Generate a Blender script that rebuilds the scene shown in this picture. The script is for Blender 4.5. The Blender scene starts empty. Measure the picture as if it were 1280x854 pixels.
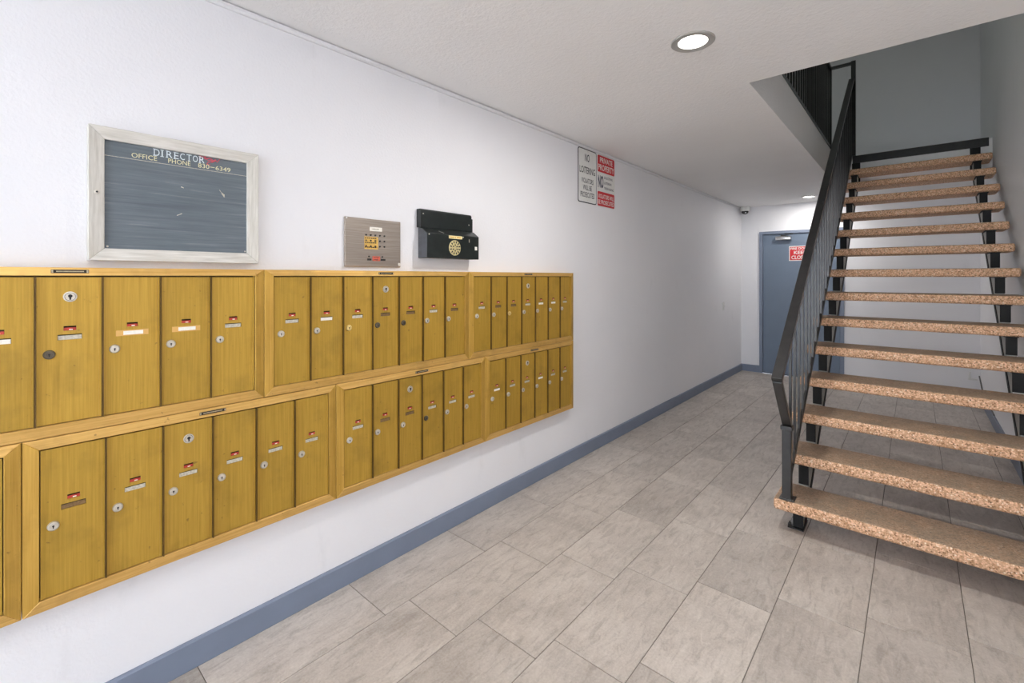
import bpy, bmesh, math, random
from mathutils import Vector, Matrix

random.seed(7)
S = bpy.context.scene
C = S.collection

# ------------------------------------------------------------------ camera, light, exposure
FPX, YAW, HORIZON, CAM_H, CAM_X = 574.957, 0.71824, 346.0, 1.4057, 1.9587
cd = bpy.data.cameras.new('camera'); cam = bpy.data.objects.new('camera', cd); C.objects.link(cam)
cd.sensor_fit = 'HORIZONTAL'; cd.sensor_width = 36.0
cd.lens = FPX / 1280 * 36.0
cd.shift_y = -(427.0 - HORIZON) / 1280
cd.clip_start = 0.02
cam.location = (CAM_X, 0, CAM_H); cam.rotation_euler = (math.pi / 2, 0, YAW)
S.camera = cam

W = bpy.data.worlds.new('world'); S.world = W; W.use_nodes = True
bg = W.node_tree.nodes['Background']
bg.inputs[0].default_value = (0.82, 0.93, 1.10, 1)
bg.inputs[1].default_value = 7.0

sd = bpy.data.lights.new('sun', 'SUN'); sd.energy = 50.0; sd.angle = 0.01; sd.color = (1, 0.98, 0.95)
sun = bpy.data.objects.new('sun', sd); C.objects.link(sun)
sun.rotation_euler = (math.radians(-32), math.radians(-20), 0)

pd = bpy.data.lights.new('entrance_portal', 'AREA'); pd.shape = 'RECTANGLE'; pd.size = 2.53; pd.size_y = 2.44
pd.cycles.is_portal = True
po = bpy.data.objects.new('entrance_portal', pd); C.objects.link(po)
po.location = (1.265, -3.0, 1.22); po.rotation_euler = (math.pi / 2, 0, 0)

LAMP_W = 21.0
S.view_settings.view_transform = 'Standard'
S.view_settings.look = 'None'
S.view_settings.exposure = 0.0
S.view_settings.gamma = 1.0
S.view_settings.use_curve_mapping = False
S.cycles.use_denoising = True
S.cycles.max_bounces = 10
S.cycles.diffuse_bounces = 7
S.cycles.sample_clamp_indirect = 6.0

# ------------------------------------------------------------------ materials
MATS = {}

class NT:
    def __init__(s, name):
        s.m = bpy.data.materials.new(name); s.m.use_nodes = True
        s.t = s.m.node_tree; s.b = s.t.nodes['Principled BSDF']; MATS[name] = s.m
    def n(s, kind, **kw):
        nd = s.t.nodes.new(kind)
        for k, v in kw.items():
            if k.startswith('i_'):
                key = k[2:]
                nd.inputs[int(key) if key.isdigit() else key].default_value = v
            else: setattr(nd, k, v)
        return nd
    def l(s, a, b): s.t.links.new(a, b)
    def pos(s, scale=(1, 1, 1), rand=False, rot=(0, 0, 0)):
        g = s.n('ShaderNodeNewGeometry')
        src = g.outputs['Position']
        if rand:
            oi = s.n('ShaderNodeObjectInfo')
            mm = s.n('ShaderNodeMath', operation='MULTIPLY', i_1=37.0); s.l(oi.outputs['Random'], mm.inputs[0])
            va = s.n('ShaderNodeVectorMath', operation='ADD'); s.l(src, va.inputs[0]); s.l(mm.outputs[0], va.inputs[1])
            src = va.outputs[0]
        mp = s.n('ShaderNodeMapping'); mp.inputs['Scale'].default_value = scale; mp.inputs['Rotation'].default_value = rot
        s.l(src, mp.inputs['Vector']); return mp.outputs[0]
    def noise(s, vec, scale, detail=4, rough=0.55, dist=0.0):
        nd = s.n('ShaderNodeTexNoise', i_Scale=scale, i_Detail=detail, i_Roughness=rough, i_Distortion=dist)
        s.l(vec, nd.inputs['Vector']); return nd.outputs['Fac']
    def ramp(s, fac, stops, interp='LINEAR'):
        r = s.n('ShaderNodeValToRGB'); r.color_ramp.interpolation = interp
        e = r.color_ramp.elements
        while len(e) > 1: e.remove(e[-1])
        for i, (p, c) in enumerate(stops):
            x = e[0] if i == 0 else e.new(p)
            x.position = p; x.color = c if len(c) == 4 else (*c, 1)
        s.l(fac, r.inputs[0]); return r.outputs[0]
    def mix(s, fac, a, b, mode='MIX'):
        m = s.n('ShaderNodeMix', data_type='RGBA', blend_type=mode)
        for sock, v in ((m.inputs[0], fac), (m.inputs[6], a), (m.inputs[7], b)):
            if hasattr(v, 'is_output'): s.l(v, sock)
            else: sock.default_value = v if not isinstance(v, tuple) or len(v) == 4 else (*v, 1)
        return m.outputs[2]
    def bump(s, h, strength, dist):
        b = s.n('ShaderNodeBump', i_Strength=strength, i_Distance=dist); s.l(h, b.inputs['Height'])
        s.l(b.outputs[0], s.b.inputs['Normal']); return b
    def set(s, color=None, rough=None, metal=None, spec=None, **kw):
        for k, v in (('Base Color', color), ('Roughness', rough), ('Metallic', metal), ('Specular IOR Level', spec)):
            if v is None: continue
            if hasattr(v, 'is_output'): s.l(v, s.b.inputs[k])
            else: s.b.inputs[k].default_value = v if not isinstance(v, tuple) or len(v) == 4 else (*v, 1)
        return s

def srgb(r, g, b):
    f = lambda c: (c / 255 / 12.92) if c / 255 <= 0.04045 else ((c / 255 + 0.055) / 1.055) ** 2.4
    return (f(r), f(g), f(b))

def plain(name, rgb, rough=0.5, metal=0.0, spec=0.5, var=0.12, vs=14.0):
    m = NT(name); v = m.noise(m.pos(), vs, 5)
    dark = tuple(c * (1 - var) for c in rgb); lite = tuple(min(1, c * (1 + var)) for c in rgb)
    col = m.ramp(v, [(0.3, dark), (0.7, lite)])
    m.set(col, rough, metal, spec); return m.m

# painted orange-peel wall
m = NT('wall_paint')
big = m.noise(m.pos(), 0.9, 4)
scuff = m.noise(m.pos((1, 1, 0.35)), 5.0, 6, 0.65)
col = m.ramp(big, [(0.3, (0.79, 0.79, 0.81)), (0.7, (0.835, 0.83, 0.845))])
col = m.mix(m.ramp(scuff, [(0.62, (0, 0, 0)), (0.8, (0.35, 0.35, 0.35))]), col, (0.60, 0.595, 0.60))
m.set(col, 0.55, 0, 0.35)
peel = m.noise(m.pos(), 95, 3, 0.5)
m.bump(peel, 0.28, 0.004)
m = NT('ceiling_paint')
big = m.noise(m.pos(), 0.8, 4)
col = m.ramp(big, [(0.3, (0.81, 0.80, 0.79)), (0.7, (0.87, 0.86, 0.85))])
m.set(col, 0.6, 0, 0.3)
h1 = m.noise(m.pos(), 60, 4, 0.6)
m.bump(h1, 0.5, 0.007)
# slate look floor tile
m = NT('slate_tile')
oi = m.n('ShaderNodeObjectInfo')
p1 = m.pos((1, 1, 1), True)
cloud = m.noise(p1, 3.2, 8, 0.62, 0.4)
st = m.pos((15, 4.0, 1), True, (0, 0, 0.75))
streak = m.noise(st, 2.2, 9, 0.68, 0.8)
fine = m.noise(p1, 120, 4, 0.6)
base = m.ramp(cloud, [(0.25, srgb(168, 158, 148)), (0.5, srgb(192, 182, 172)), (0.75, srgb(210, 201, 191))])
base = m.mix(m.ramp(streak, [(0.36, (0.5, 0.5, 0.5)), (0.5, (0, 0, 0))]), base, srgb(146, 136, 126))
base = m.mix(m.ramp(streak, [(0.55, (0, 0, 0)), (0.72, (0.45, 0.45, 0.45))]), base, srgb(226, 218, 208))
base = m.mix(0.14, base, m.ramp(fine, [(0.3, (0.1, 0.1, 0.1)), (0.7, (0.75, 0.74, 0.72))]))
tone = m.ramp(oi.outputs['Random'], [(0, (0.86, 0.86, 0.86)), (1, (1.0, 1.0, 1.0))])
base = m.mix(1.0, base, tone, 'MULTIPLY')
m.set(base, m.ramp(streak, [(0.3, (0.50, 0.50, 0.50)), (0.7, (0.36, 0.36, 0.36))]), 0, 0.4)
m.bump(m.mix(0.35, streak, fine), 0.25, 0.003)
plain('grout', srgb(112, 106, 98), 0.85)
plain('pavement', (0.50, 0.50, 0.50), 0.9)
plain('slate_blue_paint', srgb(118, 128, 146), 0.42, var=0.05, vs=6)
plain('door_paint', srgb(104, 118, 136), 0.40, var=0.05, vs=4)
plain('trim_white', (0.76, 0.76, 0.77), 0.5, var=0.03)

def brushed(name, lo, hi, axis, rough=0.42, metal=0.42, grime=(0.16, 0.10, 0.02)):
    m = NT(name)
    sc = {'z': (1, 60, 1.4), 'y': (1, 1.4, 60)}[axis]
    br = m.noise(m.pos(sc, True), 3.0, 6, 0.65)
    bl = m.noise(m.pos((1, 1, 1), True), 7.0, 5, 0.6)
    col = m.ramp(br, [(0.3, lo), (0.7, hi)])
    dk = m.ramp(bl, [(0.52, (0, 0, 0)), (0.8, (0.42, 0.42, 0.42))])
    col = m.mix(dk, col, grime)
    sp = m.noise(m.pos(), 55, 3, 0.5)
    col = m.mix(m.ramp(sp, [(0.70, (0, 0, 0)), (0.76, (0.6, 0.6, 0.6))]), col, (0.17, 0.10, 0.03))
    oi = m.n('ShaderNodeObjectInfo')
    tone = m.ramp(oi.outputs['Random'], [(0, (0.9, 0.9, 0.86)), (1, (1.0, 1.0, 1.0))])
    col = m.mix(1.0, col, tone, 'MULTIPLY')
    m.set(col, m.ramp(br, [(0.3, (rough - .06,) * 3), (0.7, (rough + .1,) * 3)]), metal, 0.5)
    m.bump(br, 0.12, 0.001)
    return m.m
brushed('brass_door', srgb(172, 136, 48), srgb(200, 161, 68), 'z')
brushed('brass_trim', srgb(196, 152, 76), srgb(226, 184, 110), 'y', 0.36)
brushed('brass_trim_upright', srgb(178, 138, 54), srgb(206, 164, 78), 'z', 0.4)
plain('bronze_divider', srgb(92, 68, 24), 0.5, 0.3)
plain('box_inside', (0.07, 0.05, 0.02), 0.7)
plain('lock_silver', (0.66, 0.62, 0.54), 0.35, 0.6, var=0.15, vs=90)
plain('lock_brass', (0.80, 0.62, 0.26), 0.35, 0.6, vs=90)
plain('lock_dark', (0.13, 0.11, 0.08), 0.4, 0.6, vs=90)
plain('keyway', (0.012, 0.011, 0.01), 0.6)
plain('red_tag', srgb(186, 62, 48), 0.4, var=0.25, vs=120)
plain('card_grey', srgb(190, 184, 168), 0.5, var=0.3, vs=160)
plain('card_white', srgb(236, 232, 222), 0.5, var=0.06, vs=160)
plain('card_dark', srgb(118, 92, 58), 0.5, var=0.3, vs=160)
plain('tape', srgb(214, 168, 96), 0.35, var=0.06)
plain('plate_silver', srgb(176, 166, 140), 0.35, 0.5, vs=200, var=0.3)
plain('plate_black', srgb(40, 34, 26), 0.4, 0.2)
# weathered frame
m = NT('pale_frame')
g1 = m.noise(m.pos((1, 3, 40)), 3, 6, 0.6)
m.set(m.ramp(g1, [(0.3, srgb(190, 186, 176)), (0.7, srgb(222, 219, 212))]), 0.45, 0, 0.4)
m = NT('pale_frame_upright')
g1 = m.noise(m.pos((1, 40, 3)), 3, 6, 0.6)
m.set(m.ramp(g1, [(0.3, srgb(186, 182, 172)), (0.7, srgb(216, 213, 205))]), 0.45, 0, 0.4)
# grooved letter board
m = NT('letter_board')
g1 = m.noise(m.pos((1, 1.6, 50)), 2.2, 6, 0.65)
g2 = m.noise(m.pos((1, 1, 2)), 4, 5)
col = m.ramp(g1, [(0.3, srgb(88, 96, 104)), (0.6, srgb(108, 117, 123)), (0.74, srgb(150, 154, 152))])
col = m.mix(m.ramp(g2, [(0.4, (0.35, 0.35, 0.35)), (0.65, (0, 0, 0))]), col, srgb(78, 90, 96))
m.set(col, 0.5, 0, 0.4)
wv = m.n('ShaderNodeTexWave', wave_type='BANDS', bands_direction='Z', i_Scale=70.0); m.l(m.pos(), wv.inputs['Vector'])
m.bump(wv.outputs['Fac'], 0.25, 0.001)
plain('letter_white', srgb(214, 228, 232), 0.5, var=0.03)
plain('letter_cream', srgb(226, 222, 176), 0.5, var=0.03)
plain('red_marker', srgb(196, 82, 96), 0.5, var=0.1)
# steel
m = NT('brushed_steel')
br = m.noise(m.pos((1, 1.2, 80)), 3, 6, 0.65)
m.set(m.ramp(br, [(0.3, srgb(150, 140, 130)), (0.7, srgb(186, 176, 166))]), 0.34, 0.85)
m.bump(br, 0.08, 0.001)
plain('black_enamel', srgb(26, 32, 31), 0.28, 0.0, 0.5, var=0.3, vs=30)
plain('grey_enamel', srgb(74, 76, 80), 0.45, var=0.2, vs=30)
plain('gold_grille', srgb(206, 192, 142), 0.4, 0.3, vs=120)
plain('label_cream', srgb(232, 216, 160), 0.5, var=0.05)
plain('sticker_yellow', srgb(206, 166, 84), 0.5, var=0.1, vs=90)
plain('sticker_red', srgb(206, 96, 76), 0.5, var=0.15, vs=120)
plain('ink', srgb(38, 36, 36), 0.5)
plain('sign_white', srgb(226, 226, 222), 0.45, var=0.03)
plain('sign_red', srgb(196, 26, 36), 0.45, var=0.04)
plain('sign_ink', srgb(44, 48, 56), 0.5)
plain('sign_navy', srgb(40, 44, 70), 0.5)
# stair metal
m = NT('black_steel')
v = m.noise(m.pos(), 18, 5)
m.set(m.ramp(v, [(0.3, (0.012, 0.012, 0.013)), (0.72, (0.028, 0.027, 0.026))]), 0.3, 0.0, 0.6)
m = NT('stringer_sheen')  # reflected light on the glossy black web, put into its colour as grey
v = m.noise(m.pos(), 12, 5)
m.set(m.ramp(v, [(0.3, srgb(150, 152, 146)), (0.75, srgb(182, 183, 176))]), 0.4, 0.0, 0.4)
plain('matte_black', (0.014, 0.014, 0.014), 0.6, 0, 0.2)
# exposed aggregate
m = NT('pebble_concrete')
vec = m.pos((1, 1, 1), True)
vo = m.n('ShaderNodeTexVoronoi', i_Scale=150.0, i_Randomness=1.0); m.l(vec, vo.inputs['Vector'])
sep = m.n('ShaderNodeSeparateColor'); m.l(vo.outputs['Color'], sep.inputs[0])
stones = m.ramp(sep.outputs[0], [(0.0, srgb(140, 102, 70)), (0.13, srgb(196, 154, 118)), (0.34, srgb(220, 176, 142)), (0.55, srgb(232, 188, 154)),
    (0.72, srgb(238, 202, 170)), (0.84, srgb(178, 132, 94)), (0.93, srgb(238, 216, 190)), (0.975, srgb(100, 74, 52))], 'CONSTANT')
mort = m.ramp(vo.outputs['Distance'], [(0.35, (0, 0, 0)), (0.75, (0.75, 0.75, 0.75))])
col = m.mix(mort, stones, srgb(188, 148, 114))
spot = m.noise(vec, 26, 5, 0.7)
col = m.mix(m.ramp(spot, [(0.65, (0, 0, 0)), (0.73, (0.75, 0.75, 0.75))]), col, srgb(84, 66, 50))
# foot-worn, grimy walking surface
gn = m.n('ShaderNodeNewGeometry'); sx = m.n('ShaderNodeSeparateXYZ'); m.l(gn.outputs['Normal'], sx.inputs[0])
wear = m.noise(vec, 9, 6, 0.7)
top = m.ramp(sx.outputs[2], [(0.7, (0, 0, 0)), (0.95, (1, 1, 1))])
dirt = m.mix(1.0, top, m.ramp(wear, [(0.3, (0.9, 0.9, 0.9)), (0.7, (0.5, 0.5, 0.5))]), 'MULTIPLY')
col = m.mix(dirt, col, srgb(126, 116, 102))
m.set(col, 0.62, 0, 0.4)
m.bump(vo.outputs['Distance'], 0.35, 0.003)
plain('white_plastic', (0.72, 0.72, 0.70), 0.4, var=0.03)
plain('ring_grey', (0.42, 0.41, 0.39), 0.3, 0.2, var=0.03)
plain('dark_dome', (0.01, 0.01, 0.012), 0.12)
plain('chrome', (0.62, 0.62, 0.62), 0.25, 0.9)
plain('grey_cable', srgb(96, 96, 94), 0.5)
m = NT('lamp_lens'); m.set((1, 1, 1), 0.5)
m.b.inputs['Emission Color'].default_value = (1, 0.96, 0.9, 1); m.b.inputs['Emission Strength'].default_value = 9.0

# ------------------------------------------------------------------ mesh helpers
class MB:
    """collects world-space geometry for ONE mesh object"""
    def __init__(s): s.v = []; s.f = []; s.mi = []
    def add(s, vs, fs, mi=0):
        o = len(s.v); s.v += [tuple(p) for p in vs]; s.f += [tuple(i + o for i in f) for f in fs]; s.mi += [mi] * len(fs); return s
    def box(s, x0, x1, y0, y1, z0, z1, mi=0):
        return s.add([(x0, y0, z0), (x1, y0, z0), (x1, y1, z0), (x0, y1, z0), (x0, y0, z1), (x1, y0, z1), (x1, y1, z1), (x0, y1, z1)],
                     [(0, 3, 2, 1), (4, 5, 6, 7), (0, 1, 5, 4), (1, 2, 6, 5), (2, 3, 7, 6), (3, 0, 4, 7)], mi)
    def prism(s, poly, axis, a, b, mi=0):
        """poly: 2-D outline; axis x -> (y,z), y -> (x,z), z -> (x,y)"""
        def P(q, t): return {'x': (t, q[0], q[1]), 'y': (q[0], t, q[1]), 'z': (q[0], q[1], t)}[axis]
        n = len(poly)
        vs = [P(q, a) for q in poly] + [P(q, b) for q in poly]
        fs = [tuple(range(n)), tuple(range(2 * n - 1, n - 1, -1))] + [(i, i + n, (i + 1) % n + n, (i + 1) % n) for i in range(n)]
        return s.add(vs, fs, mi)
    def cyl(s, c, axis, r0, r1, a, b, seg=20, mi=0):
        c = Vector(c); ax = {'x': Vector((1, 0, 0)), 'y': Vector((0, 1, 0)), 'z': Vector((0, 0, 1))}[axis] if isinstance(axis, str) else Vector(axis).normalized()
        u = ax.orthogonal().normalized(); w = ax.cross(u)
        vs = []
        for t, r in ((a, r0), (b, r1)):
            for i in range(seg):
                an = 2 * math.pi * i / seg; vs.append(c + ax * t + (u * math.cos(an) + w * math.sin(an)) * r)
        fs = [tuple(range(seg - 1, -1, -1)), tuple(range(seg, 2 * seg))] + [(i, (i + 1) % seg, (i + 1) % seg + seg, i + seg) for i in range(seg)]
        return s.add(vs, fs, mi)
    def lathe(s, c, axis, prof, seg=24, mi=0):
        """prof: list of (r, t) along axis"""
        c = Vector(c); ax = {'x': Vector((1, 0, 0)), 'y': Vector((0, 1, 0)), 'z': Vector((0, 0, 1)), '-z': Vector((0, 0, -1)), '-y': Vector((0, -1, 0))}[axis]
        u = ax.orthogonal().normalized(); w = ax.cross(u); vs = []; fs = []
        for r, t in prof:
            for i in range(seg):
                an = 2 * math.pi * i / seg; vs.append(c + ax * t + (u * math.cos(an) + w * math.sin(an)) * max(r, 1e-5))
        for k in range(len(prof) - 1):
            for i in range(seg):
                j = (i + 1) % seg
                fs.append((k * seg + i, k * seg + j, (k + 1) * seg + j, (k + 1) * seg + i))
        return s.add(vs, fs, mi)
    def bar(s, p, q, w, h, up=(0, 0, 1), mi=0):
        p, q = Vector(p), Vector(q); d = (q - p).normalized(); side = d.cross(Vector(up)).normalized(); u = side.cross(d)
        vs = []
        for c in (p, q):
            for a, b in ((-1, -1), (1, -1), (1, 1), (-1, 1)): vs.append(c + side * a * w / 2 + u * b * h / 2)
        return s.add(vs, [(0, 1, 2, 3), (7, 6, 5, 4), (0, 4, 5, 1), (1, 5, 6, 2), (2, 6, 7, 3), (3, 7, 4, 0)], mi)
    def tube(s, pts, r, seg=8, mi=0):
        for a, b in zip(pts, pts[1:]):
            d = Vector(b) - Vector(a); s.cyl(a, d, r, r, 0, d.length, seg, mi)
        return s
    def build(s, name, mats, parent=None, origin=None, bevel=0, seg=2, smooth=False, angle=None):
        """origin: world point that becomes the object's origin (default: the parent's world location, or 0)"""
        pw = Vector(parent['_w']) if parent is not None else Vector((0, 0, 0))
        o = Vector(origin) if origin is not None else pw.copy()
        me = bpy.data.meshes.new(name)
        me.from_pydata([tuple(Vector(p) - o) for p in s.v], [], s.f)
        if isinstance(mats, str): mats = [mats]
        for k in mats: me.materials.append(MATS[k])
        for p, i in zip(me.polygons, s.mi): p.material_index = i
        bm = bmesh.new(); bm.from_mesh(me)
        bmesh.ops.recalc_face_normals(bm, faces=bm.faces)
        if bevel:
            es = [e for e in bm.edges if len(e.link_faces) == 2 and e.calc_face_angle(0) > 0.5]
            bmesh.ops.bevel(bm, geom=es, offset=bevel, segments=seg, affect='EDGES', profile=0.5, clamp_overlap=True)
        if smooth:
            for f in bm.faces: f.smooth = True
            for e in bm.edges:
                if len(e.link_faces) == 2 and e.calc_face_angle(0) > (angle or 0.7): e.smooth = False
        bm.to_mesh(me); bm.free()
        ob = bpy.data.objects.new(name, me); C.objects.link(ob)
        ob['_w'] = tuple(o)
        if parent is not None: ob.parent = parent
        ob.location = o - pw
        return ob

def tag(o, label=None, cat=None, group=None, kind=None):
    for k, v in (('label', label), ('category', cat), ('group', group), ('kind', kind)):
        if v: o[k] = v
    return o
def empty(name, loc, label=None, cat=None, group=None, kind=None):
    o = bpy.data.objects.new(name, None); C.objects.link(o); o.location = loc; o.empty_display_size = 0.05
    o['_w'] = tuple(loc); return tag(o, label, cat, group, kind)
def dup(src, parent, world):
    """a copy of one part that shares its mesh"""
    o = src.copy(); C.objects.link(o); o.parent = parent
    pw = Vector(parent['_w']) if parent is not None else Vector((0, 0, 0))
    o.location = Vector(world) - pw; o['_w'] = tuple(world); return o

def text2d(s, bold=0.0):
    cu = bpy.data.curves.new('t', 'FONT'); cu.body = s; cu.size = 1.0; cu.offset = bold; cu.resolution_u = 3
    ob = bpy.data.objects.new('t', cu); C.objects.link(ob)
    dg = bpy.context.evaluated_depsgraph_get(); me = ob.evaluated_get(dg).to_mesh()
    v = [(p.co.x, p.co.y) for p in me.vertices]; f = [tuple(p.vertices) for p in me.polygons]
    ob.evaluated_get(dg).to_mesh_clear(); bpy.data.objects.remove(ob); bpy.data.curves.remove(cu)
    return v, f
def lettering(mb, s, a0, a1, b0, b1, plane, at, th=0.0006, bold=0.0, mi=0):
    """fit the text s into the rectangle a0..a1 x b0..b1 on plane 'x' (y,z) facing +x, or 'y' (x,z) facing -y"""
    v, f = text2d(s, bold)
    xs = [p[0] for p in v]; ys = [p[1] for p in v]
    x0, x1, y0, y1 = min(xs), max(xs), min(ys), max(ys)
    out = []
    for q in v:
        a = a0 + (q[0] - x0) / (x1 - x0) * (a1 - a0); b = b0 + (q[1] - y0) / (y1 - y0) * (b1 - b0)
        out.append((at + th, a, b) if plane == 'x' else (a, at - th, b))
    mb.add(out, f, mi); return mb

def words(parent, mat, rows, plane, at, bold=0.012, th=0.0006):
    for w, a0, a1, b0, b1 in rows: lettering(MB(), w, a0, a1, b0, b1, plane, at, th, bold).build('lettering', mat, parent)

# ------------------------------------------------------------------ the setting
YB, XR, ZC, Z2, ZT = 7.489, 2.53, 2.44, 2.748, 5.20      # back wall, right wall, ceiling, upper floor, upper ceiling
XO, YO, YL = 1.297, 2.678, 6.40                          # stair opening: left edge, front edge, landing edge
YF, YG, YS = -3.0, -5.7, -3.0                                      # open street end, end of the overhang
def struct(mb, name, mat, **kw):
    return tag(mb.build(name, mat, **kw), kind='structure')

floor = struct(MB().box(0, XR, YF, YB, -0.06, -0.0025), 'floor', 'grout')
TX = [0.012, 0.305, 0.61, 0.91, 1.206, 1.51, 1.812, 2.118, 2.42, 2.53]
TL, G = 0.59, 0.0015
tile_cache = {}
for c in range(9):
    x0, x1 = TX[c] + G, TX[c + 1] - G
    k = -8; base = 0.503 + 0.119 * c
    while True:
        y0, y1 = base + k * TL, base + (k + 1) * TL; k += 1
        if y1 <= YF: continue
        if y0 >= YB: break
        y0, y1 = max(y0, YF) + G, min(y1, YB - 0.012) - G
        if y1 - y0 < 0.02: continue
        key = (round(x1 - x0, 4), round(y1 - y0, 4)); ctr = ((x0 + x1) / 2, (y0 + y1) / 2, 0)
        if key not in tile_cache:
            tile_cache[key] = MB().box(x0, x1, y0, y1, -0.012, 0).build('tile', 'slate_tile', floor, ctr, bevel=0.0012, seg=1)
        else: dup(tile_cache[key], floor, ctr)

struct(MB().box(-0.15, 0, YF, YB + 0.15, -0.06, ZT), 'wall_left', 'wall_paint')
struct(MB().box(XR, XR + 0.15, YS, YB + 0.15, -0.06, ZC).box(XR, XR + 0.15, YF, YB + 0.15, ZC, ZT), 'wall_right', 'wall_paint')
DX0, DX1, DZ = 0.249, 1.262, 2.062                       # outer edges of the steel door frame
struct(MB().box(0, DX0 + .02, YB, YB + .15, -.06, ZT).box(DX1 - .02, XR, YB, YB + .15, -.06, ZT).box(DX0 + .02, DX1 - .02, YB, YB + .15, DZ - .02, ZT).box(DX0 + .02, DX1 - .02, YB + .11, YB + .15, -.06, DZ - .02),  # last box: added backing that stops light leaking under the door
       'wall_back', 'wall_paint')
struct(MB().box(0, XR, YF - 0.12, YF, Z2, ZT), 'wall_front', 'wall_paint')
# slab between the floors, notched for the stair
poly = [(0, YG), (XR, YG), (XR, YO), (XO, YO), (XO, YL), (XR, YL), (XR, YB), (0, YB)]
struct(MB().prism(poly, 'z', ZC, Z2), 'ceiling', 'ceiling_paint')
struct(MB().box(-0.15, XR + .15, YF - .12, YB + .15, ZT, ZT + .1), 'ceiling_upper', 'ceiling_paint')
struct(MB().prism([(-30, -60), (30, -60), (30, 30), (XR + .16, 30), (XR + .16, YF - .001), (-30, YF - .001)], 'z', -0.10, -0.01), 'ground', 'pavement')
struct(MB().prism([(0, 0), (.014, 0), (.014, .094), (.009, .1), (0, .1)], 'y', YF, YB), 'baseboard_left', 'slate_blue_paint')
struct(MB().prism([(YB, 0), (YB - .014, 0), (YB - .014, .094), (YB - .009, .1), (YB, .1)], 'x', .014, DX0), 'baseboard_back', 'slate_blue_paint')
struct(MB().prism([(YB, 0), (YB - .014, 0), (YB - .014, .094), (YB - .009, .1), (YB, .1)], 'x', DX1, XR - .014), 'baseboard_back_right', 'slate_blue_paint')
struct(MB().prism([(XR, 0), (XR - .014, 0), (XR - .014, .094), (XR - .009, .1), (XR, .1)], 'y', YS, YB), 'baseboard_right', 'slate_blue_paint')
struct(MB().prism([(0, ZC - .004), (.018, ZC - .004), (.018, ZC - .016), (.012, ZC - .022), (0, ZC - .022)], 'y', YF, YB), 'trim_1', 'trim_white', bevel=0.001, seg=1)
# black steel angle along the landing edge
struct(MB().box(1.44, 2.505, YL - .012, YL, Z2 - .075, Z2 + .008).box(1.44, 2.505, YL, YL + .05, Z2, Z2 + .008), 'trim_2', 'black_steel')

# steel door in the back wall
dr = empty('door_1', (0.755, YB, 0), kind='structure')
fw = .043
MB().prism([(DX0, 0), (DX0, DZ), (DX1, DZ), (DX1, 0), (DX1 - fw, 0), (DX1 - fw, DZ - fw), (DX0 + fw, DZ - fw), (DX0 + fw, 0)], 'y', YB - .02, YB + .1).build('door_frame', 'slate_blue_paint', dr, bevel=.003, seg=1)
leaf = MB().box(DX0 + fw + .003, DX1 - fw - .003, YB + .004, YB + .05, .012, DZ - fw - .003).build('door_leaf', 'door_paint', dr, bevel=.002, seg=1)
MB().box(DX0 + fw, DX1 - fw, YB, YB + .1, 0, .012).build('threshold', 'black_steel', dr)
for z in (.25, 1.02, 1.8):
    MB().cyl((DX0 + fw + .001, YB - .004, z), 'z', .008, .008, -.05, .05, 10).build('hinge', 'slate_blue_paint', leaf)
cl = MB().box(.46, .66, YB - .05, YB + .004, 1.925, 1.985).build('door_closer', 'chrome', dr, bevel=.012, seg=3, smooth=True)
MB().bar((.54, YB - .035, 1.99), (.70, YB - .10, 2.005), .022, .008).bar((.70, YB - .10, 2.005), (.58, YB - .02, 2.02), .022, .008).cyl((.54, YB - .03, 1.98), 'z', .016, .016, 0, .022, 12).build('closer_arm', 'black_steel', cl)

# ------------------------------------------------------------------ mailboxes
PM, TW = .060, .0335
def rail(mb, q, mi=0):
    """mitred trim rail from four (y,z) corners: outer a, outer b, inner b, inner a"""
    a, b, c, d = q
    vs = [(.001, *a), (.001, *b), (.001, *c), (.001, *d), (.0615, *a), (.0615, *b), (.0665, *c), (.0665, *d)]
    return mb.add(vs, [(0, 3, 2, 1), (4, 5, 6, 7), (0, 1, 5, 4), (1, 2, 6, 5), (2, 3, 7, 6), (3, 0, 4, 7)], mi)

DOOR_H = .430
def door_mesh(w, master):
    """door plate with the red window and the card window cut through it; local: y across, z up, x out"""
    h = DOOR_H; fx, bx = 0.0, -.004
    cy = w / 2
    holes = [(cy - .014, cy + .014, h - .159, h - .145), (cy - .027, cy + .027, h - .186, h - .170)]
    ys = sorted({0, w} | {round(q, 6) for H in holes for q in H[:2]}); zs = sorted({0, h} | {round(q, 6) for H in holes for q in H[2:]})
    mb = MB()
    def inside(y, z): return any(H[0] < y < H[1] and H[2] < z < H[3] for H in holes)
    for i in range(len(ys) - 1):
        for j in range(len(zs) - 1):
            if inside((ys[i] + ys[i + 1]) / 2, (zs[j] + zs[j + 1]) / 2): continue
            mb.add([(fx, ys[i], zs[j]), (fx, ys[i + 1], zs[j]), (fx, ys[i + 1], zs[j + 1]), (fx, ys[i], zs[j + 1])], [(0, 1, 2, 3)])
    for a, b, c, d in holes:
        mb.add([(fx, a, c), (fx, b, c), (fx, b, d), (fx, a, d), (bx, a, c), (bx, b, c), (bx, b, d), (bx, a, d)], [(0, 4, 5, 1), (1, 5, 6, 2), (2, 6, 7, 3), (3, 7, 4, 0)])
    # folded side flanges, a little proud, and outer edges
    mb.add([(fx, 0, 0), (fx, w, 0), (fx, w, h), (fx, 0, h), (-.014, 0, 0), (-.014, w, 0), (-.014, w, h), (-.014, 0, h)], [(0, 4, 5, 1), (1, 5, 6, 2), (2, 6, 7, 3), (3, 7, 4, 0)])
    for a in (0.0, w - .006): mb.prism([(a, 0), (a + .006, 0), (a + .006, h), (a, h)], 'x', 0, .0022)
    return mb

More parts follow.
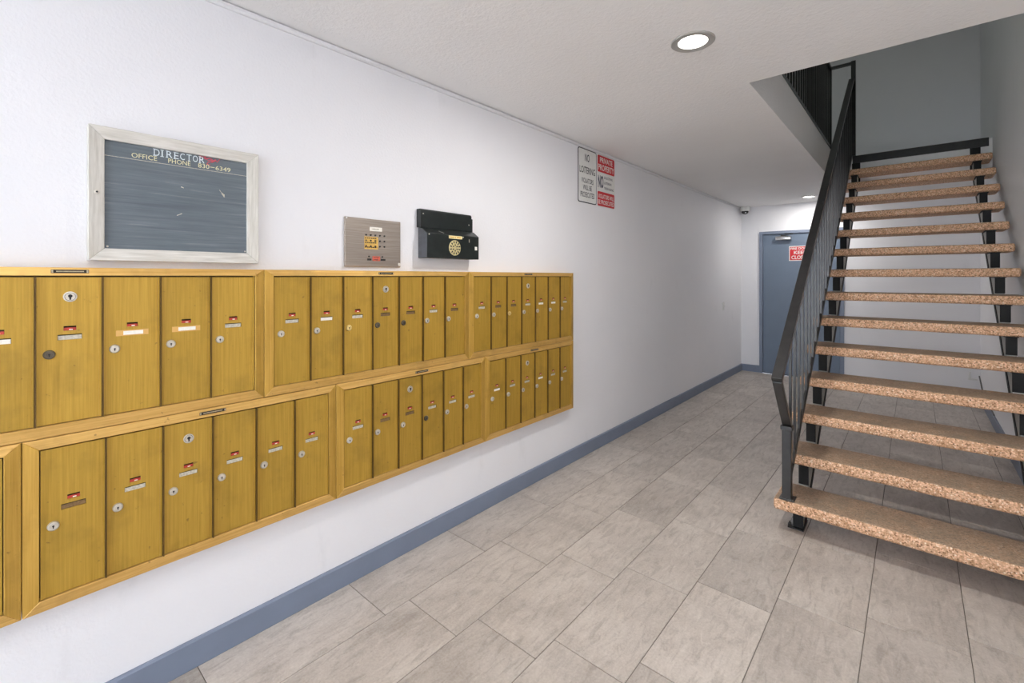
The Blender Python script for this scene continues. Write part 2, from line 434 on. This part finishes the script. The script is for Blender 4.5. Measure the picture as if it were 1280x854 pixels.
door_cache, bits = {}, {}
def bit(key, mk, parent, world):
    if key not in bits: bits[key] = mk(parent, world)
    else: return dup(bits[key], parent, world)
    return bits[key]
def mk_lock(mat):
    def f(parent, w):
        x, y, z = w
        mb = MB().lathe(w, 'x', [(.0135, 0), (.0135, .003), (.0115, .006), (.0085, .0068), (.0082, .0055), (.001, .0055)], 20)
        return mb.build('lock', [mat], parent, w, smooth=True, angle=.6)
    return f
def mk_key(parent, w):
    return MB().box(w[0], w[0] + .0006, w[1] - .0012, w[1] + .0012, w[2] - .006, w[2] + .001).cyl((w[0], w[1], w[2] + .0005), 'x', .0026, .0026, 0, .0006, 10).build('keyway', 'keyway', parent, w)
def mk_plate(name, mat, wy, hz, th=.0008):
    return lambda parent, w: MB().box(w[0], w[0] + th, w[1] - wy / 2, w[1] + wy / 2, w[2] - hz / 2, w[2] + hz / 2).build(name, mat, parent, w)
def mk_master(parent, w):
    return MB().lathe(w, 'x', [(.0155, 0), (.0155, .003), (.0125, .0036), (.0125, .001), (.0112, .001), (.0112, .0045), (.001, .0045)], 22, 0).build('master_lock', ['lock_silver'], parent, w, smooth=True, angle=.6)
def mk_master_in(parent, w):
    return MB().lathe(w, 'x', [(.0122, 0), (.0122, .0008), (.0098, .0008)], 22).box(w[0] + .0036, w[0] + .0042, w[1] - .002, w[1] + .002, w[2] - .009, w[2] + .001).cyl((w[0] + .0036, w[1], w[2] + .002), 'x', .005, .005, 0, .0006, 12).build('master_keyway', 'keyway', parent, w)

def mailbox_unit(y0, y1, z0, z1, n, label, master, locks, cards):
    g = .0009
    y0 *= .9845; y1 *= .9845
    t = empty('mailbox_unit', (0, (y0 + y1) / 2, z0), label, 'mailbox', 'brass mailbox units on the left wall')
    y0 += g; y1 -= g; z0 += g; z1 -= g
    tb = z1 - z0 - DOOR_H - .034 - .006
    zb = z0 + .0365; zt = z1 - tb + .001
    MB().box(.0005, .044, y0 + .004, y1 - .004, z0 + .004, z1 - .004).build('cabinet_body', 'box_inside', t)
    O = [(y0, z0), (y1, z0), (y1, z1), (y0, z1)]; I = [(y0 + TW, zb - .002), (y1 - TW, zb - .002), (y1 - TW, zt), (y0 + TW, zt)]
    for i in range(4):
        j = (i + 1) % 4
        rail(MB(), (O[i], O[j], I[j], I[i])).build('frame_rail', 'brass_trim' if i % 2 == 0 else 'brass_trim_upright', t, bevel=.0012, seg=1)
    pitch = (y1 - y0 - 2 * TW) / n; gap = .0052; w = round(pitch - gap, 4)
    rib = None
    for k in range(1, n):
        o = (PM, y0 + TW + k * pitch, zb)
        if rib is None: rib = MB().box(.044, PM + .0115, o[1] - .0019, o[1] + .0019, zb - .001, zb + DOOR_H + .001).build('divider', 'bronze_divider', t, o)
        else: dup(rib, t, o)
    for k in range(n):
        dy = y0 + TW + k * pitch + gap / 2; o = (PM, dy, zb)
        key = w
        if key not in door_cache:
            mb = door_mesh(w, False); mb.v = [(p[0] + PM, p[1] + dy, p[2] + zb) for p in mb.v]
            d = door_cache[key] = mb.build('door', 'brass_door', t, o)
        else: d = dup(door_cache[key], t, o)
        cy = dy + w / 2; zz = zb + DOOR_H
        lk = locks.get(k, 'lock_silver'); cm = cards.get(k, 'card_grey')
        L = bit(('lock', lk), mk_lock(lk), d, (PM, dy + .026, zz - .226))
        bit('key', mk_key, d, (PM + .0056, dy + .026, zz - .226))
        bit('red', mk_plate('red_indicator', 'red_tag', .027, .0085), d, (PM - .0035, cy, zz - .1545))
        bit('redt', mk_plate('indicator_mark', 'card_white', .008, .003), d, (PM - .0026, cy + .002, zz - .156))
        if cm == 'taped':
            bit('tape', mk_plate('clear_tape', 'tape', .082, .018, .0004), d, (PM, cy, zz - .178))
            bit('tcard', mk_plate('name_card', 'card_white', .05, .012, .0006), d, (PM + .0004, cy + .002, zz - .178))
        else: bit(('card', cm), mk_plate('name_card', cm, .052, .0125), d, (PM - .0035, cy, zz - .1795))
        if k == master:
            M = bit('master', mk_master, d, (PM, cy, zz - .058)); bit('mkey', mk_master_in, d, (PM + .001, cy, zz - .058))
    yc = (y0 + y1) / 2; zc = z1 - tb / 2 + .001
    pl = bit('maker', mk_plate('maker_plate', 'plate_black', .082, .0105, .0014), t, (.0645, yc, zc))
    bit('makert', lambda p, w: MB().box(w[0], w[0] + .0006, w[1] - .03, w[1] + .03, w[2] - .0014, w[2] + .0014).box(w[0], w[0] + .0006, w[1] - .04, w[1] - .036, w[2] - .004, w[2] + .004).box(w[0], w[0] + .0006, w[1] + .036, w[1] + .04, w[2] - .004, w[2] + .004).build('plate_mark', 'plate_silver', p, w), pl, (.0659, yc, zc))
    return t
ZA, ZM, ZB_ = 1.4342, .9367, .4342
sl = 'lock_silver'
mailbox_unit(-.385, .722, ZM, ZA, 7, 'seven-door brass mailbox unit of the upper row, under the directory board', 3, {3: 'lock_dark'}, {4: 'taped', 5: 'taped', 2: 'card_white'})
mailbox_unit(.722, 1.829, ZM, ZA, 7, 'seven-door brass mailbox unit of the upper row, under the steel intercom panel', 3, {2: 'lock_brass', 3: 'lock_dark', 4: 'lock_dark'}, {0: 'card_grey', 1: 'card_white', 3: 'card_dark', 4: 'card_dark', 6: 'card_dark'})
mailbox_unit(1.829, 2.906, ZM, ZA, 7, 'upper seven-door brass mailbox unit at the far end of the bank', 3, {2: 'lock_brass'}, {1: 'card_dark', 2: 'card_dark', 4: 'card_white', 5: 'card_white'})
mailbox_unit(-.886, .068, ZB_, ZM, 6, 'brass mailbox unit of the lower row cut off by the left picture edge', 2, {}, {})
mailbox_unit(.068, 1.022, ZB_, ZM, 6, 'nearest whole six-door brass mailbox unit of the lower row', 2, {}, {0: 'card_dark'})
mailbox_unit(1.022, 1.96, ZB_, ZM, 6, 'middle six-door brass mailbox unit of the lower row', 2, {3: 'lock_dark'}, {1: 'card_dark', 2: 'card_dark'})
mailbox_unit(1.96, 2.906, ZB_, ZM, 6, 'lower six-door brass mailbox unit at the far end of the bank', 2, {}, {0: 'card_white', 3: 'card_white'})

# ------------------------------------------------------------------ directory board
y0, y1, z0, z1 = .209, .701, 1.457, 1.882
t = empty('directory_board', (0, (y0 + y1) / 2, z0), 'dark letter board in a pale frame reading DIRECTOR and OFFICE PHONE', 'notice board')
MB().box(.001, .014, y0 + .01, y1 - .01, z0 + .01, z1 - .01).build('back_panel', 'pale_frame', t)
fwid = .039
O = [(y0, z0), (y1, z0), (y1, z1), (y0, z1)]; I = [(y0 + fwid, z0 + fwid), (y1 - fwid, z0 + fwid), (y1 - fwid, z1 - fwid), (y0 + fwid, z1 - fwid)]
rails = []
for i in range(4):
    j = (i + 1) % 4; a, b, c, d = O[i], O[j], I[j], I[i]
    rails.append(MB().add([(.001, *a), (.001, *b), (.001, *c), (.001, *d), (.033, *a), (.033, *b), (.027, *c), (.027, *d)],
        [(0, 3, 2, 1), (4, 5, 6, 7), (0, 1, 5, 4), (1, 2, 6, 5), (2, 3, 7, 6), (3, 0, 4, 7)]).build('frame_rail', 'pale_frame' if i % 2 == 0 else 'pale_frame_upright', t, bevel=.0015, seg=1))
bp = MB().box(.014, .018, y0 + .03, y1 - .03, z0 + .03, z1 - .03).build('letter_panel', 'letter_board', t)
MB().box(.018, .0185, y0 + fwid, y1 - fwid, 1.793, 1.7945).build('header_line', 'card_grey', bp)
wb = MB().lathe((.031, .229, 1.672), 'x', [(.007, 0), (.007, .003), (.0055, .004), (.001, .004)], 16).build('frame_lock', 'lock_silver', rails[3], smooth=True)
MB().cyl((.0352, .229, 1.672), 'x', .003, .003, 0, .0006, 10).build('lock_hole', 'keyway', rails[3])
mb = MB()
for ch, a, b in (('D', .375, .391), ('I', .396, .4), ('R', .410, .427), ('E', .432, .445), ('C', .449, .463), ('T', .468, .483), ('O', .487, .502), ('R', .507, .523)):
    lettering(mb, ch, a, b, 1.817, 1.840, 'x', .018, .001)
    for s0, s1 in {'D': ((-.002, .005),), 'I': ((-.003, .007),), 'R': ((-.002, .005),), 'E': ((-.002, .004),), 'T': ((.0045, .0105),)}.get(ch, ()):
        mb.box(.018, .019, a + s0, a + s1, 1.8165, 1.8185)
        if ch != 'T': mb.box(.018, .019, a + s0, a + s1, 1.8385, 1.8405)
mb.build('lettering', 'letter_white', bp)
words(bp, 'letter_cream', [(w, a, b, 1.7995, 1.815) for w, a, b in (('OFFICE', .316, .384), ('PHONE', .415, .480), ('830', .503, .538), ('6349', .558, .607))], 'x', .018, 0, .001)
MB().box(.018, .019, .541, .555, 1.8065, 1.8085).build('dash', 'letter_cream', bp)
mb = MB(); pts = []
rr = random.Random(3)
for seq in ([(.506, 1.845), (.515, 1.839), (.528, 1.843), (.522, 1.834), (.535, 1.838)], [(.527, 1.832), (.54, 1.841), (.548, 1.828), (.535, 1.824), (.53, 1.816), (.541, 1.815)],
            [(.545, 1.838), (.552, 1.828), (.557, 1.838), (.563, 1.829), (.572, 1.842)], [(.532, 1.83), (.56, 1.834), (.545, 1.824)]):
    mb.tube([(.0183, y, z) for y, z in seq], .0014, 6)
mb.build('red_scribble', 'red_marker', bp)
mb = MB()
mb.bar((.0184, .570, 1.728), (.0184, .580, 1.714), .0006, .006, (1, 0, 0)).bar((.0184, .580, 1.714), (.0184, .5875, 1.703), .004, .0006, (1, 0, 0)).bar((.0184, .579, 1.716), (.0184, .587, 1.709), .005, .0006, (1, 0, 0))
mb.bar((.0184, .452, 1.722), (.0184, .46, 1.719), .003, .0006, (1, 0, 0)).bar((.0184, .44, 1.62), (.0184, .455, 1.628), .0025, .0006, (1, 0, 0))
mb.build('scratch_mark', 'card_grey', bp)
for y, z in ((.256, 1.503), (.657, 1.503)): MB().cyl((.018, y, z), 'x', .003, .0025, 0, .001, 10).build('screw', 'lock_silver', bp)

# ------------------------------------------------------------------ steel intercom
t = empty('intercom_panel', (0, 1.224, 1.452), 'brushed steel intercom call panel with push buttons above the mailboxes', 'intercom')
pl = MB().box(.0005, .012, 1.073, 1.375, 1.452, 1.681).build('face_plate', 'brushed_steel', t, bevel=.003, seg=2)
pk = MB().box(.012, .0126, 1.172, 1.246, 1.536, 1.596).build('keypad_sticker', 'sticker_yellow', pl)
mb = MB()
for i in range(3):
    for k in range(6): mb.box(.0126, .0129, 1.175 + k * .0105, 1.183 + k * .0105, 1.5865 - i * .0215, 1.5915 - i * .0215)
mb.build('printed_digits', 'ink', pk)
for i in range(3):
    for k in range(5): MB().cyl((.0125, 1.181 + k * .0248, 1.604 - i * .0265), 'x', .0042, .0036, 0, .003, 12).build('push_button', 'ink', pl, smooth=True)
lb = MB().box(.012, .013, 1.2, 1.267, 1.624, 1.643).build('name_label', 'card_white', pl)
MB().box(.013, .0133, 1.212, 1.25, 1.631, 1.636).build('label_print', 'card_grey', lb)
mb = MB().box(.012, .0126, 1.215, 1.256, 1.481, 1.504).build('red_sticker', 'sticker_red', pl)
MB().box(.0126, .0129, 1.222, 1.25, 1.497, 1.5).box(.0126, .0129, 1.222, 1.246, 1.4855, 1.489).build('sticker_print', 'ink', mb)
for a, b in ((1.187, 1.209), (1.26, 1.286)):
    MB().box(.012, .0134, a, b, 1.483, 1.492).build('call_label', 'ink', pl)
for y in (1.196, 1.269): MB().cyl((.012, y, 1.502), 'x', .004, .0035, 0, .003, 12).build('push_button', 'ink', pl, smooth=True)
MB().lathe((.012, 1.366, 1.467), 'x', [(.0075, 0), (.007, .0025), (.001, .003)], 14).build('screw', 'card_white', pl, smooth=True)
MB().lathe((.012, 1.081, 1.674), 'x', [(.004, 0), (.0036, .0015), (.001, .002)], 12).build('screw', 'chrome', pl, smooth=True)

# ------------------------------------------------------------------ black entry phone
t = empty('entry_phone', (0, 1.67, 1.504), 'black metal door phone box with a round gold speaker grille', 'intercom')
MB().box(.0005, .012, 1.50, 1.878, 1.52, 1.742).build('back_plate', 'black_enamel', t, bevel=.002, seg=1)
hd = MB().prism([(.0005, 1.664), (.030, 1.660), (.034, 1.664), (.034, 1.752), (.028, 1.7605), (.0005, 1.7605)], 'y', 1.482, 1.848).build('hood', 'black_enamel', t, bevel=.0025, seg=2)
bd = MB().prism([(.0005, 1.504), (.0763, 1.504), (.0763, 1.632), (.034, 1.662), (.0005, 1.664)], 'y', 1.492, 1.864).build('body', 'black_enamel', t, bevel=.002, seg=2)
MB().prism([(.003, 1.507), (.0745, 1.507), (.0745, 1.630), (.033, 1.658), (.003, 1.660)], 'y', 1.4912, 1.4925).build('grey_side', 'grey_enamel', bd)  # lighter grey skin over the near end of the body
gy, gz, gr = 1.68, 1.5625, .042
mb = MB().lathe((.0763, gy, gz), 'x', [(gr, 0), (gr, .002), (gr - .003, .004), (.001, .004)], 32)
gr_o = mb.build('speaker_grille', 'gold_grille', bd, smooth=True, angle=.5)
for ring, cnt, ln in ((.031, 12, .012), (.015, 6, .010)):
    for k in range(cnt):
        a = 2 * math.pi * (k + .5) / cnt
        p = Vector((.0805, gy + math.cos(a) * (ring - ln / 2), gz + math.sin(a) * (ring - ln / 2))); q = Vector((.0805, gy + math.cos(a) * (ring + ln / 2), gz + math.sin(a) * (ring + ln / 2)))
        MB().bar(p, q, .0065, .0008, (1, 0, 0)).build('slot', 'keyway', gr_o)
lb = MB().box(.0763, .0772, 1.638, 1.734, 1.612, 1.628).build('gold_label', 'label_cream', bd)
MB().box(.0772, .0775, 1.648, 1.675, 1.617, 1.623).box(.0772, .0775, 1.68, 1.688, 1.617, 1.623).box(.0772, .0775, 1.694, 1.724, 1.617, 1.623).build('label_print', 'sticker_yellow', lb)
for y, z in ((1.50, 1.735), (1.826, 1.702)): MB().cyl((.034, y, z), 'x', .004, .003, 0, .002, 10).build('screw', 'lock_silver', hd)
MB().box(.0763, .0768, 1.832, 1.850, 1.556, 1.576).build('torn_sticker', 'card_white', bd)
MB().bar((.056, 1.585, 1.649), (.068, 1.60, 1.641), .006, .001).bar((.064, 1.60, 1.6425), (.07, 1.61, 1.638), .006, .001).build('foil_scrap', 'card_white', bd)
for y, z in ((1.505, 1.626), (1.742, 1.624)): MB().cyl((.0763, y, z), 'x', .004, .003, 0, .002, 10).build('screw', 'lock_silver', bd)
MB().box(.0763, .0768, 1.786, 1.791, 1.598, 1.615).build('scratch', 'card_grey', bd)

# ------------------------------------------------------------------ signs
def rrect(y0, y1, z0, z1, r, n=5):
    out = []
    for cy, cz, a0 in ((y1 - r, z0 + r, -90), (y1 - r, z1 - r, 0), (y0 + r, z1 - r, 90), (y0 + r, z0 + r, 180)):
        for i in range(n + 1):
            a = math.radians(a0 + 90 * i / n); out.append((cy + r * math.cos(a), cz + r * math.sin(a)))
    return out
t = empty('no_loitering_sign', (0, 3.15, 1.99), 'narrow white metal sign in black print reading NO LOITERING', 'sign')
bp = MB().prism(rrect(3.012, 3.287, 1.99, 2.417, .02), 'x', .001, .0035).build('border', 'sign_ink', t)
fp = MB().prism(rrect(3.019, 3.280, 1.997, 2.410, .016), 'x', .0035, .0042).build('sign_face', 'sign_white', t)
words(fp, 'sign_ink', (('NO', 3.108, 3.178, 2.318, 2.378), ('LOITERING', 3.034, 3.262, 2.222, 2.276), ('VIOLATORS', 3.060, 3.236, 2.146, 2.186),
    ('WILL BE', 3.082, 3.212, 2.092, 2.132), ('PROSECUTED', 3.046, 3.254, 2.034, 2.076)), 'x', .0042)
for z in (2.40, 2.012): MB().cyl((.0042, 3.15, z), 'x', .004, .003, 0, .002, 10).build('screw', 'lock_silver', fp)
t = empty('private_property_sign', (0, 3.44, 1.988), 'red and white sign reading PRIVATE PROPERTY', 'sign')
bp = MB().prism(rrect(3.298, 3.592, 1.986, 2.417, .02), 'x', .001, .003).build('sign_face', 'sign_white', t)
rp = MB().prism(rrect(3.305, 3.585, 2.273, 2.411, .012), 'x', .003, .0034).build('red_panel', 'sign_red', bp)
rq = MB().prism(rrect(3.305, 3.585, 1.992, 2.112, .012), 'x', .003, .0034).build('red_panel', 'sign_red', bp)
words(rp, 'sign_white', (('PRIVATE', 3.342, 3.55, 2.352, 2.396), ('PROPERTY', 3.316, 3.576, 2.288, 2.338)), 'x', .0034, .015)
words(rq, 'sign_white', (('VIOLATORS WILL', 3.314, 3.576, 2.056, 2.092), ('BE PROSECUTED', 3.314, 3.576, 2.008, 2.044)), 'x', .0034)
words(bp, 'sign_navy', (('NO', 3.312, 3.398, 2.142, 2.246),), 'x', .003, .03)
words(bp, 'sign_navy', (('SOLICITING', 3.41, 3.55, 2.226, 2.246), ('LOITERING', 3.41, 3.535, 2.182, 2.202), ('TRESPASSING', 3.41, 3.57, 2.138, 2.158)), 'x', .003)

yy = YB + .004
t = empty('fire_door_sign', (.76, yy, 1.63), 'small red and white sign on the grey door reading FIRE DOOR KEEP CLOSED', 'sign')
bp = MB().box(.625, .895, yy - .002, yy, 1.630, 1.838).build('sign_face', 'sign_white', t)
rp = MB().box(.635, .885, yy - .0024, yy - .002, 1.640, 1.828).build('red_panel', 'sign_red', bp)
words(rp, 'sign_white', (('FIRE DOOR', .645, .875, 1.785, 1.818), ('KEEP', .685, .835, 1.722, 1.768), ('CLOSED', .655, .865, 1.652, 1.704)), 'y', yy - .0024, .02)

# ------------------------------------------------------------------ ceiling downlights
def downlight(x, y, zc, label, watts, r=.092, color=(1, .97, .94)):
    t = empty('downlight', (x, y, zc), label, 'ceiling light', 'recessed ceiling downlights')
    MB().lathe((x, y, zc), '-z', [(r, 0), (r, .003), (r - .004, .006), (.062, .004), (.060, -.004)], 40).build('trim_ring', 'ring_grey', t, smooth=True, angle=.6)
    MB().lathe((x, y, zc), '-z', [(.061, .001), (.045, .0025), (.001, .003)], 40).build('lens', 'lamp_lens', t, smooth=True)
    ld = bpy.data.lights.new('lamp', 'AREA'); ld.shape = 'DISK'; ld.size = .12; ld.energy = watts; ld.color = color
    lo = bpy.data.objects.new('lamp', ld); C.objects.link(lo); lo.parent = t; lo.location = (0, 0, -.012)
    return t
downlight(1.226, 2.046, ZC, 'round white recessed downlight in the ceiling before the stair opening', LAMP_W)
downlight(.935, 7.003, ZC, 'small recessed downlight in the far ceiling near the grey door', 11.5)
downlight(1.95, 0.05, ZC, 'added unseen fill downlight in the ceiling straight above the viewer', 13.0)  # added out of view to brighten the near floor and ceiling
downlight(.62, 4.4, ZT, 'added unseen fill downlight in the upper floor ceiling', 8.5, color=(.90, 1, .92))  # added out of view to light the upper floor

# ------------------------------------------------------------------ camera dome, switch, cable
t = empty('security_camera', (.075, 7.40, ZC), 'small white dome security camera in the far ceiling corner', 'camera')
MB().lathe((.075, 7.40, ZC), '-z', [(.062, 0), (.064, .012), (.064, .055), (.056, .064), (.046, .066)], 28).build('housing', 'white_plastic', t, smooth=True, angle=.6)
MB().lathe((.075, 7.40, ZC), '-z', [(.048, .062), (.047, .078), (.040, .094), (.026, .106), (.010, .111), (.001, .112)], 24).build('dome', 'dark_dome', t, smooth=True)
MB().lathe((.09, 7.372, ZC - .088), '-y', [(.012, 0), (.010, .012), (.001, .013)], 14).build('lens', 'chrome', t, smooth=True)
t = empty('light_switch', (0, 6.617, .94), 'white light switch plate on the far left wall', 'light switch')
MB().box(.0005, .007, 6.582, 6.652, .945, 1.06).build('wall_plate', 'white_plastic', t, bevel=.003, seg=2)
MB().bar((.006, 6.617, .998), (.018, 6.617, 1.008), .010, .014).build('toggle', 'white_plastic', t)
t = empty('wall_cable', (XR, 7.3, .1), 'thin grey cable running down from a fitting low in the far right corner', 'cable')
MB().tube([(XR - .01, 7.46, .27), (XR - .008, 7.2, .17), (XR - .008, 6.9, .125), (XR - .008, 6.2, .112)], .006, 8).build('cable', 'grey_cable', t)
MB().box(XR - .10, XR - .02, YB - .022, YB - .001, .215, .235).cyl((XR - .085, YB - .02, .26), 'z', .01, .01, -.03, .05, 10).build('fitting', 'white_plastic', t, bevel=.002, seg=1)

# ------------------------------------------------------------------ staircase
RISE, RUN, TY, TXL, TXR, TTH, TD = .18323, .25201, 2.871, 1.3715, 2.510, .062, .285
def nose(y): return RISE + (y - TY) * RISE / RUN
stair = empty('staircase', (1.94, TY, 0), 'open-riser staircase with pebbled concrete treads on black steel stringers', 'staircase')
tread = None
for k in range(14):
    y = TY + k * RUN; z = (k + 1) * RISE; o = (TXL, y, z)
    if tread is None: tread = MB().box(TXL, TXR, y, y + TD, z - TTH, z).build('tread', 'pebble_concrete', stair, o, bevel=.014, seg=3, smooth=True)
    else: dup(tread, stair, o)
for x0, x1, inner in ((1.447, 1.497, 1), (2.386, 2.436, -1)):
    top = [(TY + .115, 0)]
    for k in range(14):
        zz = (k + 1) * RISE - TTH - .006; y = TY + k * RUN + (.03 if k else .115)
        top += [(y, zz), (TY + (k + 1) * RUN + .03 if k < 13 else YL - .013, zz)]
    yb0 = TY + (.33 - RISE) * RUN / RISE
    web = top + [(YL - .013, nose(YL) - .33), (yb0, 0)]
    st = MB()
    st.prism(web, 'x', x0 + .003, x1 - .003)
    s_ob = st.build('stringer', 'stringer_sheen', stair)
    MB().prism([(yb0 - .07, 0), (yb0 + .008, 0), (YL - .013, nose(YL) - .335), (YL - .013, nose(YL) - .275)], 'x', x0, x1).build('flange', 'matte_black', s_ob)
    br = None
    for k in range(14):
        z = (k + 1) * RISE - TTH; y = TY + k * RUN + (.028 if k else .112); o = (x0, y, z)
        if br is None:
            br = MB().box(x0, x1, y - .002, y + .004, z - .115, z - .001).box(x0 - .006, x1 + .006, y - .004, y + .17, z - .006, z - .0008).build('bracket', 'matte_black', s_ob, o)
        else: dup(br, s_ob, o)
    MB().box(x0 - .012, x1 + .012, YL - .014, YL - .001, nose(YL) - .34, Z2 - .076).build('end_plate', 'matte_black', s_ob)
    MB().box(x0 - .022, x1 + .004, TY + .09, TY + .24, .0005, .008).build('foot_plate', 'black_steel', s_ob)
    for dy in (.095,): MB().cyl(((x0 + x1) / 2 - .036, TY + dy, .008), 'z', .012, .012, 0, .016, 6).cyl(((x0 + x1) / 2 - .036, TY + dy, .02), 'z', .006, .006, 0, .016, 8).build('bolt', 'black_steel', s_ob)

# stair railing
RX = 1.434
rl = empty('stair_railing', (RX, 2.90, RISE), 'black steel stair railing with slim balusters on the left of the treads', 'railing')
def hr(y): return .880 + (y - 2.645) * .733
PX, PY = 1.449, 6.385
MB().bar((RX, 2.645, hr(2.645)), (RX, PY - .02, hr(PY - .02)), .05, .026, (0, 0, 1)).build('handrail', 'black_steel', rl, bevel=.003, seg=2)
def brz(y): return nose(y) + .024
MB().bar((RX, 2.93, brz(2.93)), (RX, PY - .02, brz(PY - .02)), .014, .034).build('bottom_rail', 'black_steel', rl, bevel=.002, seg=1)
MB().box(RX - .022, RX + .022, 2.878, 2.922, RISE + .006, .572).build('newel_post', 'black_steel', rl, bevel=.002, seg=1)
MB().box(RX - .029, RX + .029, 2.871, 2.929, .566, .590).build('newel_cap', 'black_steel', rl, bevel=.004, seg=2)
MB().box(RX - .036, RX + .036, 2.874, 2.95, RISE + .0003, RISE + .0065).build('base_plate', 'black_steel', rl, bevel=.001, seg=1)
MB().bar((RX, 2.655, hr(2.645) - .005), (RX, 2.90, .588), .044, .024, (0, 1, 0)).build('end_brace', 'black_steel', rl, bevel=.002, seg=1)
y = 2.985
while y < 6.33:
    MB().box(RX - .007, RX + .007, y - .007, y + .007, brz(y) + .012, hr(y) - .012).build('baluster', 'black_steel', rl)
    y += .126
MB().box(RX - .007, RX + .007, 2.92, 2.934, .40, .41).bar((RX, 2.925, .45), (RX, 2.985, .47), .012, .012).build('rail_clip', 'black_steel', rl)

# landing railing
UX = 1.226
lr = empty('landing_railing', (UX, YL, Z2), 'black guard rail with upright bars around the stair opening upstairs', 'railing')
MB().box(UX - .021, UX + .021, YL - .021, YL + .021, Z2 + .0005, 3.815).build('post', 'black_steel', lr)
MB().box(PX - .021, PX + .021, PY - .021, PY + .021, Z2 + .0085, 3.815).build('post', 'black_steel', lr)
MB().box(UX - .02, UX + .02, YO - .1, YL - .021, 3.785, 3.813).build('top_rail', 'black_steel', lr)
MB().box(UX - .012, UX + .012, YO - .1, YL - .021, 2.885, 2.91).build('bottom_rail', 'black_steel', lr)
MB().box(UX + .021, PX - .021, YL - .02, YL + .015, 3.785, 3.813).build('top_rail', 'black_steel', lr)
MB().box(UX + .021, PX - .021, YL - .012, YL + .012, 2.885, 2.91).build('bottom_rail', 'black_steel', lr)
ba = None; y = YL - .11
while y > YO - .08:
    o = (UX, y, 2.91)
    if ba is None: ba = MB().box(UX - .007, UX + .007, y - .007, y + .007, 2.91, 3.785).build('baluster', 'black_steel', lr, o)
    else: dup(ba, lr, o)
    y -= .11
MB().box(UX - .021, UX + .021, YO - .14, YO - .1, Z2 + .0005, 3.815).build('post', 'black_steel', lr)

for o in bpy.data.objects:
    if '_w' in o: del o['_w']
